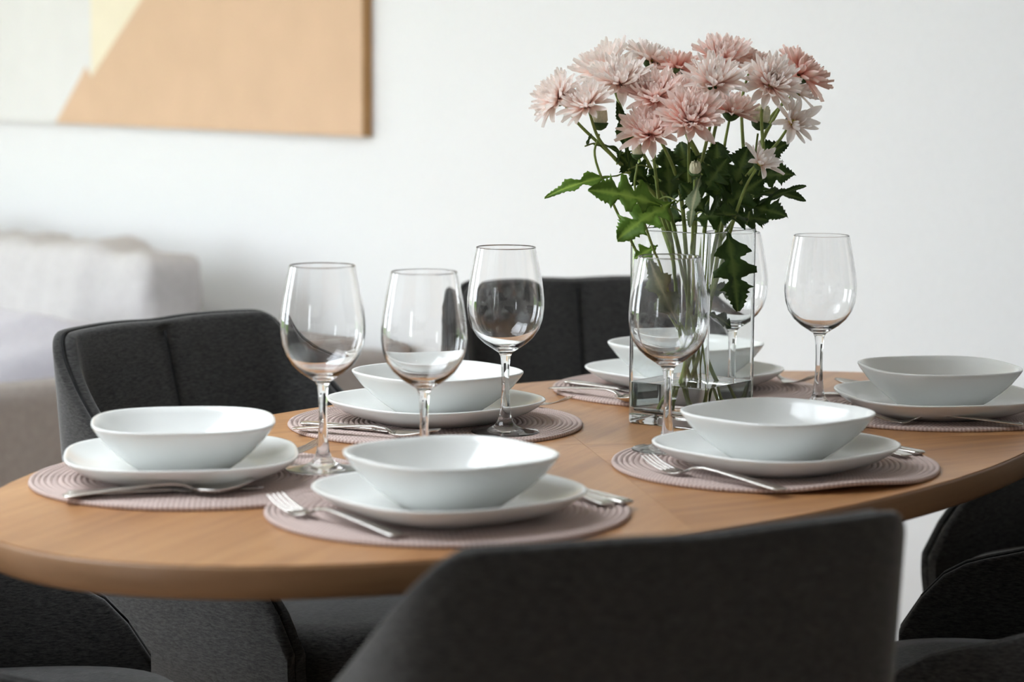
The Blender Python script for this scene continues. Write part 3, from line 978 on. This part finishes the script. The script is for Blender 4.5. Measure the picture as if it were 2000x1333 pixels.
def bloom(root, pos, axis, rad, typ, tint, seed):
    rr = random.Random(seed)
    Mx = Matrix.Translation(Vector(pos)) @ orient(axis)
    pm = {'pale': 'petal_pale', 'mid': 'petal_mid', 'deep': 'petal_deep', 'white': 'petal_white'}[tint]
    nout = 17 if typ == 'double' else (15 if typ == 'semi' else 12)
    for k in range(nout):
        a = 2 * PI * (k + rr.uniform(-.25, .25)) / nout
        el = R(rr.uniform(-8, 20)) if typ != 'open' else R(rr.uniform(12, 38))
        ln = rad * rr.uniform(.86, 1.08)
        if typ == 'open' and rr.random() < .3: ln *= 1.15
        base_me = outer_petal(pm, k % 6)
        key = pm + str(k % 6)
        if key not in OUTER:
            c = base_me.copy(); c.materials.clear(); c.materials.append(M[pm]); OUTER[key] = c
        o = bpy.data.objects.new('petal', OUTER[key]); COL.objects.link(o)
        o.parent = root
        o.matrix_local = Mx @ Matrix.Rotation(a, 4, 'Z') @ Matrix.Translation((rad * .06, 0, 0)) @ Matrix.Rotation(-el, 4, 'Y') @ Matrix.Rotation(rr.uniform(-.3, .3), 4, 'X') @ Matrix.Scale(ln, 4)
    items = []
    nin = {'double': 120, 'semi': 84, 'open': 16}[typ]
    for k in range(nin):
        f = k / nin
        a = k * 2.39996 + rr.uniform(-.2, .2)
        if typ == 'open':
            el = R(34 + 26 * f + rr.uniform(-8, 8)); ln = rad * (.80 - .2 * f); w = .30
        else:
            el = R(14 + 66 * f ** 1.05 + rr.uniform(-9, 9)); ln = rad * (.96 - .52 * f) * rr.uniform(.9, 1.1); w = .21 + .05 * rr.random()
        vs, fs, al = petal_mesh('p', ln, max(.0040, ln * w), rr.uniform(-.1, .7) + .3 * f, rr.uniform(.25, .5), 6, 4, .5, ln * .04)
        mt = Mx @ Matrix.Rotation(a, 4, 'Z') @ Matrix.Translation((rad * (.05 + .10 * (1 - f)), 0, rad * .05 * f)) @ Matrix.Rotation(-el, 4, 'Y') @ Matrix.Rotation(rr.uniform(-.35, .35), 4, 'X')
        items.append((vs, fs, al, mt))
    ip = link('inner_petals', mesh_petals('inner_petals', items), pm, root)
    ip['kind'] = 'stuff'
    if typ != 'double':
        d = lathe('disc', [(0, -.001), (rad * .16, 0), (rad * .2, rad * .06), (rad * .15, rad * .14), (rad * .06, rad * .17), (0, rad * .165)], 16)
        d.transform(Mx)
        link('disc', d, 'disc', root)
    c = lathe('calyx', [(0, -rad * .26), (rad * .09, -rad * .25), (rad * .2, -rad * .17), (rad * .3, -rad * .04), (rad * .27, rad * .01), (0, rad * .01)], 14)
    c.transform(Mx)
    link('calyx', c, 'calyx', root)

def leaf_mesh(name, Ln, W, droop=0.3, fold=0.25, seed=0, lobes=3, twist=0.0):
    """lobed chrysanthemum leaf along +X"""
    rr = random.Random(seed)
    n = 44
    vs, vein = [], []
    cols = 7
    halfw = []
    for i in range(n):
        u = i / (n - 1)
        env = math.sin(PI * min(1, max(0, (u - .10) / .95)) ** .8) ** .75 if u > .10 else 0
        lob = 0.5 + 0.5 * math.cos(2 * PI * (u * (lobes + .35) - .18 - .35 * 0))
        ser = .90 + .10 * math.cos(2 * PI * u * 17)
        w = W / 2 * env * (.30 + .70 * lob ** .75) * ser
        if u > .72: w = W / 2 * .62 * ((1 - u) / .28) ** .7 * (.86 + .14 * math.cos(2 * PI * u * 17))
        halfw.append(max(w, W * .018))
    x = z = 0
    a = 0
    for i in range(n):
        u = i / (n - 1)
        a = -droop * (u - .3) * 1.6
        if i:
            x += Ln / (n - 1) * math.cos(a); z += Ln / (n - 1) * math.sin(a)
        for j in range(cols):
            q = j / (cols - 1) * 2 - 1
            w = halfw[i]
            sweep = .22 * abs(q) * w          # lobes sweep to the tip
            zz = fold * abs(q) * w + .06 * W * math.sin(9 * u + 2 * q + seed) * abs(q)
            yy, z2 = q * w, zz
            tw = twist * u
            vs.append((x + sweep, yy * math.cos(tw) - z2 * math.sin(tw), z + yy * math.sin(tw) + z2 * math.cos(tw)))
            vein.append(1.0 if j == cols // 2 else 0.0)
    me = mesh(name, vs, grid_faces(n, cols), fix=False)
    set_f(me, 'vein', vein)
    return me
def put_leaf(root, base, tip, W, nrm, m, seed, droop=.3, fold=.25, lobes=3, twist=0.0):
    base, tip = Vector(base), Vector(tip)
    d = tip - base
    Ln = d.length * 1.03
    x = d.normalized()
    z = Vector(nrm); z = (z - x * z.dot(x)).normalized()
    y = z.cross(x)
    me = leaf_mesh('leaf', Ln, W, droop, fold, seed, lobes, twist)
    # leave the leaf chord on base->tip in spite of the droop
    e = me.vertices[len(me.vertices) - 4].co
    al = math.atan2(e.z, e.x)
    me.transform(Matrix.Rotation(al, 4, 'Y'))
    o = link('leaf', me, m, root)
    o.matrix_local = Matrix.Translation(base) @ Matrix(((x.x, y.x, z.x, 0), (x.y, y.y, z.y, 0), (x.z, y.z, z.z, 0), (0, 0, 0, 1)))
    sm = o.modifiers.new('thickness', 'SOLIDIFY'); sm.thickness = .0005
    return o
FL = [  # position (m), radius (m), axis, type, tint, label
    ((0.053, 3.0, 1.173), 0.0384, (-0.75, -0.35, 0.6), 'double', 'pale', 'pale pink chrysanthemum at the far left of the bouquet'),
    ((0.0888, 2.97, 1.1654), 0.0352, (-0.42, -0.5, 0.75), 'semi', 'pale', 'pale pink chrysanthemum beside the leftmost bloom, above the open bud'),
    ((0.1165, 3.11, 1.2115), 0.0471, (-0.5, -0.15, 0.85), 'double', 'pale', 'pink chrysanthemum at the upper left, behind a paler bloom'),
    ((0.134, 3.02, 1.1957), 0.0436, (-0.1, -0.42, 0.88), 'double', 'pale', 'cream pink chrysanthemum at the upper left front'),
    ((0.1814, 3.13, 1.2218), 0.0389, (0.25, -0.05, 0.95), 'semi', 'pale', 'whitish chrysanthemum at the top, left of the middle'),
    ((0.2123, 3.11, 1.21), 0.0331, (0.1, 0.3, 0.95), 'semi', 'deep', 'deep pink chrysanthemum at the top middle, seen from behind'),
    ((0.1783, 3.0, 1.1769), 0.0426, (-0.1, -0.55, 0.82), 'double', 'mid', 'pink chrysanthemum in the middle left, above two lower blooms'),
    ((0.2225, 3.08, 1.1826), 0.0335, (0, -0.2, 0.95), 'double', 'mid', 'pink chrysanthemum tucked in the middle of the bouquet'),
    ((0.2529, 2.99, 1.1952), 0.0432, (0.05, -0.55, 0.83), 'semi', 'pale', 'pale chrysanthemum in the upper middle with curled front petals'),
    ((0.2733, 3.11, 1.2249), 0.0434, (0, -0.35, 0.93), 'double', 'mid', 'pink chrysanthemum at the very top of the bouquet'),
    ((0.3136, 3.14, 1.2172), 0.0312, (0.3, 0.05, 0.9), 'double', 'mid', 'small pink chrysanthemum at the top right, half hidden'),
    ((0.3244, 3.0, 1.1929), 0.0412, (0.2, -0.72, 0.62), 'semi', 'pale', 'pale chrysanthemum with yellow centre at the upper right'),
    ((0.3748, 3.1, 1.2043), 0.0433, (0.62, -0.1, 0.75), 'double', 'deep', 'deep pink chrysanthemum at the far right'),
    ((0.1694, 2.97, 1.1328), 0.0415, (-0.2, -0.55, 0.8), 'double', 'mid', 'pink chrysanthemum lowest on the left'),
    ((0.2199, 2.95, 1.15), 0.0433, (0, -0.72, 0.68), 'double', 'mid', 'pink chrysanthemum facing the camera in the middle'),
    ((0.2804, 3.06, 1.157), 0.0406, (0.2, -0.15, 0.92), 'double', 'mid', 'pink chrysanthemum right of the middle, seen from the side'),
    ((0.3524, 2.99, 1.1422), 0.0354, (0.45, -0.78, 0.42), 'open', 'white', 'blush white open chrysanthemum at the lower right with one long petal'),
    ((0.3091, 2.96, 1.0933), 0.0294, (0.5, -0.5, 0.7), 'open', 'white', 'small half-open white chrysanthemum just above the vase rim'),
    ((0.3749, 3.13, 1.1789), 0.0296, (0.7, 0.0, 0.4), 'open', 'white', 'pale chrysanthemum peeking out behind the far right bloom'),
]
BUDS = [
    ((0.1092, 3.0, 1.1445), 0.0110, (0.05, -0.05, 1), 'open cream bud under the left blooms'),
    ((0.155, 2.97, 1.1048), 0.0077, (0, -0.1, 1), 'small green-white bud left of the middle'),
    ((0.2258, 2.95, 1.0844), 0.0083, (0, -0.5, 0.8), 'round cream bud in the middle above the vase'),
    ((0.318, 3.06, 1.1455), 0.0125, (0.2, 0, 1), 'cream bud between the right blooms'),
]
GRP = 'pink chrysanthemums in the vase'
def stem_path(p, ax, i, rr):
    """from bloom down through the bunch to the vase floor"""
    ax = Vector(ax).normalized()
    neck = Vector((0.234 + rr.uniform(-.016, .016), 3.063 + rr.uniform(-.022, .022), 0.8307 + rr.uniform(-.022, .022)))
    mouth = Vector((VC.x + (p.x - VC.x) * .34 + .004, VC.y + (p.y - VC.y) * .4, TZ + VH + .015))
    hx = max(-.036, min(.036, mouth.x - VC.x)); hy = max(-.036, min(.036, mouth.y - VC.y))
    mouth.x, mouth.y = VC.x + hx, VC.y + hy
    foot = Vector((2 * neck.x - mouth.x, 2 * neck.y - mouth.y, TZ + .02))
    foot.x = VC.x + max(-.052, min(.052, (foot.x - VC.x) * 1.0)); foot.y = VC.y + max(-.05, min(.05, foot.y - VC.y))
    # keep the foot inside the turned square
    f = Vector((foot.x - VC.x, foot.y - VC.y)); c, s = math.cos(-VANG), math.sin(-VANG)
    lx, ly = f.x * c - f.y * s, f.x * s + f.y * c
    lx, ly = max(-.046, min(.046, lx)), max(-.046, min(.046, ly))
    foot.x, foot.y = VC.x + lx * c + ly * s, VC.y - lx * s + ly * c
    b = p - ax * .008
    k1 = b - ax * .03 + Vector((0, 0, -.012))
    if i not in MAIN and MAINP:           # side shoot: joins the nearest main stem above the rim
        def cost(q):
            h = math.hypot(q.x - k1.x, q.y - k1.y); v = k1.z - q.z
            return h + .25 * v + 4 * max(0, h - .55 * v) + (1 if v < .03 or q.z < TZ + .1 else 0)
        j = min((q for pts in MAINP for q in pts), key=cost)
        return spline([b, k1, (k1 * .45 + j * .55) + Vector((rr.uniform(-.004, .004), 0, -.006)), j], 24)
    midp = (k1 + mouth) / 2 + Vector((rr.uniform(-.006, .006), rr.uniform(-.006, .006), .004))
    pts = spline([b, k1, midp, mouth, neck, foot], 40)
    MAINP.append(pts)
    return pts
MAIN, MAINP = (0, 3, 6, 9, 12, 14, 16), []
def local(root, pts): return [q - root.location for q in pts]
ORDER = sorted(range(len(FL)), key=lambda i: (i not in MAIN, i))
STEM_AT = [None] * len(FL)
for i in ORDER:
    (p, rad, ax, typ, tint, lab) = FL[i]
    rr = random.Random(100 + i)
    p = Vector(p)
    root = thing('chrysanthemum', lab, 'flower', (VC.x, VC.y, TZ + .02), 0, GRP)
    pts = stem_path(p - Vector(ax).normalized() * rad * .12, ax, i, rr)
    rads = [.0016 + .0011 * min(1, k / 22) for k in range(len(pts))]
    link('stem', tube('stem', local(root, pts), rads, 8), 'stem', root)
    bloom(root, p - root.location - Vector(ax).normalized() * rad * .15, ax, rad, typ, tint, 900 + i)
    STEM_AT[i] = (root, pts)
for i, (p, r, ax, lab) in enumerate(BUDS):
    rr = random.Random(300 + i)
    p = Vector(p)
    root = thing('flower_bud', lab, 'flower bud', (VC.x, VC.y, TZ + .02), 0, 'buds in the vase')
    Mx = Matrix.Translation(p - root.location) @ orient(ax)
    items = []
    for ring, (nn, k, hh) in enumerate(((9, 1.0, 1.0), (8, .8, 1.12), (6, .5, 1.18))):
        for a in range(nn):
            vs, fs, al = petal_mesh('p', r * 2.0 * hh, r * 1.0 * k + r * .1, .75, .35, 7, 5, .3)
            items.append((vs, fs, al, Mx @ Matrix.Translation((0, 0, -r * .95)) @ Matrix.Rotation(2 * PI * (a + ring * .4) / nn, 4, 'Z') @ Matrix.Translation((r * .62 * k, 0, 0)) @ Matrix.Rotation(-R(68), 4, 'Y')))
    core = lathe('bud_core', [(0, -r), (r * .55, -r * .8), (r * .9, -r * .1), (r * .8, r * .5), (r * .4, r * .9), (0, r)], 16)
    core.transform(Mx)
    link('bud_core', core, 'bud', root)
    bp = link('bud_petals', mesh_petals('bud_petals', items), 'bud', root); bp['kind'] = 'stuff'
    c = lathe('calyx', [(0, -r * 1.35), (r * .3, -r * 1.3), (r * .75, -r * 1.0), (r * 1.0, -r * .45), (r * .9, -r * .4), (0, -r * .6)], 14)
    c.transform(Mx)
    link('calyx', c, 'calyx', root)
    pts = stem_path(p - Vector(ax).normalized() * r * 1.0, ax, 50 + i, rr)
    link('stem', tube('stem', local(root, pts), [.0013 + .0008 * min(1, k / 24) for k in range(len(pts))], 8), 'stem', root)
    STEM_AT.append((root, pts))

LV = [  # base, tip, width (m), facing, material, owner stem, lobes, droop
    ((0.1333, 3.02, 1.0724), (0.0414, 2.98, 1.0463), 0.0286, (-0.2, -0.75, 0.6), 'leaf_light', 0, 3, 0.35),
    ((0.2047, 2.985, 1.043), (0.1312, 2.94, 0.9977), 0.0758, (-0.25, -0.8, 0.55), 'leaf_light', 13, 4, 0.3),
    ((0.1858, 2.97, 1.0374), (0.0949, 2.93, 1.0582), 0.0639, (-0.15, -0.85, 0.5), 'leaf_light', 3, 4, 0.3),
    ((0.2692, 2.99, 1.0134), (0.2839, 2.978, 0.9072), 0.0669, (0.25, -0.95, 0.1), 'leaf', 15, 4, 0.15),
    ((0.309, 3.05, 1.0312), (0.3705, 3.02, 1.06), 0.0223, (0.1, -0.6, 0.8), 'leaf', 12, 2, 0.2),
    ((0.3085, 3.06, 1.0471), (0.3752, 3.05, 1.0401), 0.0342, (0.1, -0.5, 0.9), 'leaf', 16, 3, 0.4),
    ((0.287, 3.04, 1.035), (0.3455, 3.0, 1.0222), 0.0510, (0.1, -0.8, 0.6), 'leaf', 11, 4, 0.3),
    ((0.2973, 3.05, 1.0673), (0.3584, 3.03, 1.0737), 0.0525, (0.1, -0.8, 0.6), 'leaf', 18, 4, 0.3),
    ((0.2351, 2.97, 1.0772), (0.2201, 2.945, 1.0136), 0.0256, (-0.5, -0.8, 0.2), 'leaf_pale', 14, 2, 0.3),
    ((0.2164, 3.03, 0.8777), (0.1697, 3.01, 0.968), 0.0483, (-0.2, -0.95, 0.2), 'leaf_pale', 6, 3, 0.2),
    ((0.1844, 3.01, 0.9843), (0.1549, 3.0, 0.9687), 0.0285, (-0.2, -0.9, 0.4), 'leaf_light', 1, 2, 0.2),
    ((0.2476, 3.06, 0.9278), (0.2899, 3.05, 0.9124), 0.0395, (0.1, -0.6, 0.8), 'leaf', 8, 3, 0.3),
    ((0.2506, 3.05, 0.8956), (0.2815, 3.06, 0.8747), 0.0289, (0.1, -0.7, 0.7), 'leaf', 9, 2, 0.3),
    ((0.1393, 3.03, 1.0999), (0.1024, 3.02, 1.1117), 0.0157, (0, -0.6, 0.8), 'leaf', 3, 1, 0.4),
    ((0.0923, 3.005, 1.1103), (0.0984, 3.0, 1.1252), 0.0071, (0, -0.9, 0.4), 'leaf', 0, 1, 0.2),
    ((0.1314, 3.01, 1.0877), (0.136, 3.0, 1.1055), 0.0084, (0, -0.9, 0.4), 'leaf', 1, 1, 0.2),
    ((0.1481, 3.02, 1.0809), (0.1315, 3.03, 1.1646), 0.0260, (0.3, -0.9, 0.2), 'leaf', 3, 2, 0.2),
    ((0.1755, 3.04, 1.0606), (0.1322, 3.03, 1.0999), 0.0458, (-0.1, -0.8, 0.5), 'leaf', 2, 3, 0.3),
    ((0.1901, 3.06, 1.0333), (0.1496, 3.05, 1.0796), 0.0527, (-0.1, -0.8, 0.5), 'leaf', 6, 4, 0.3),
    ((0.2013, 3.03, 1.0352), (0.1952, 3.05, 1.106), 0.0587, (0, -0.9, 0.4), 'leaf', 7, 4, 0.3),
    ((0.2312, 3.08, 1.0257), (0.2182, 3.1, 1.1109), 0.0663, (0, -0.9, 0.4), 'leaf', 7, 4, 0.3),
    ((0.2627, 3.06, 1.0271), (0.2622, 3.07, 1.1122), 0.0724, (0.1, -0.9, 0.4), 'leaf', 15, 4, 0.3),
    ((0.273, 3.03, 1.0355), (0.2999, 3.05, 1.1065), 0.0652, (0.1, -0.9, 0.4), 'leaf', 15, 4, 0.3),
    ((0.2593, 3.02, 1.023), (0.3181, 3.03, 1.0683), 0.0585, (0.1, -0.8, 0.5), 'leaf', 11, 4, 0.3),
    ((0.2873, 3.05, 1.0737), (0.3533, 3.06, 1.113), 0.0394, (0.1, -0.7, 0.6), 'leaf', 16, 3, 0.3),
    ((0.2439, 2.99, 1.0249), (0.2105, 2.98, 1.0638), 0.0515, (-0.1, -0.8, 0.5), 'leaf', 14, 4, 0.3),
    ((0.2254, 3.0, 1.0177), (0.2816, 2.98, 1.0257), 0.0581, (0.1, -0.8, 0.6), 'leaf', 14, 4, 0.3),
    ((0.2248, 3.08, 1.0124), (0.1727, 3.1, 1.0175), 0.0597, (-0.1, -0.8, 0.6), 'leaf', 9, 4, 0.3),
    ((0.2788, 3.09, 1.012), (0.3331, 3.1, 1.0116), 0.0532, (0.1, -0.8, 0.6), 'leaf', 10, 4, 0.3),
    ((0.2379, 3.0, 1.05), (0.2685, 2.99, 1.0957), 0.0517, (0.1, -0.8, 0.5), 'leaf', 8, 4, 0.3),
    ((0.2995, 3.03, 1.0161), (0.2518, 2.97, 1.0262), 0.0457, (0.1, -0.7, 0.7), 'leaf', 11, 3, 0.3),
    ((0.2341, 3.12, 1.03), (0.2482, 3.14, 1.0963), 0.0739, (0, -0.9, 0.4), 'leaf', 9, 4, 0.3),
    ((0.2946, 3.12, 1.0303), (0.3227, 3.14, 1.0765), 0.0672, (0, -0.9, 0.4), 'leaf', 10, 4, 0.3),
    ((0.2007, 3.12, 1.0164), (0.1878, 3.14, 1.0758), 0.0672, (0, -0.9, 0.4), 'leaf', 5, 4, 0.3),
]
for i, (b, t, w, nr, m, ow, lo, dr) in enumerate(LV):
    root = STEM_AT[ow][0]
    o = root.location
    put_leaf(root, Vector(b) - o, Vector(t) - o, w, nr, m, i, dr, .22, lo)
    # leaf stalk back to its stem
    pb = Vector(b); pts = STEM_AT[ow][1]
    near = min(pts, key=lambda q: (q - pb).length + max(0, q.z - pb.z) * 2)
    if (near - pb).length < .09:
        mid_ = (near + pb) / 2 + Vector((0, 0, .004))
        link('leaf_stalk', tube('leaf_stalk', local(root, spline([near, mid_, pb + (pb - mid_) * .15], 8)), .0011, 6), 'stem', root)
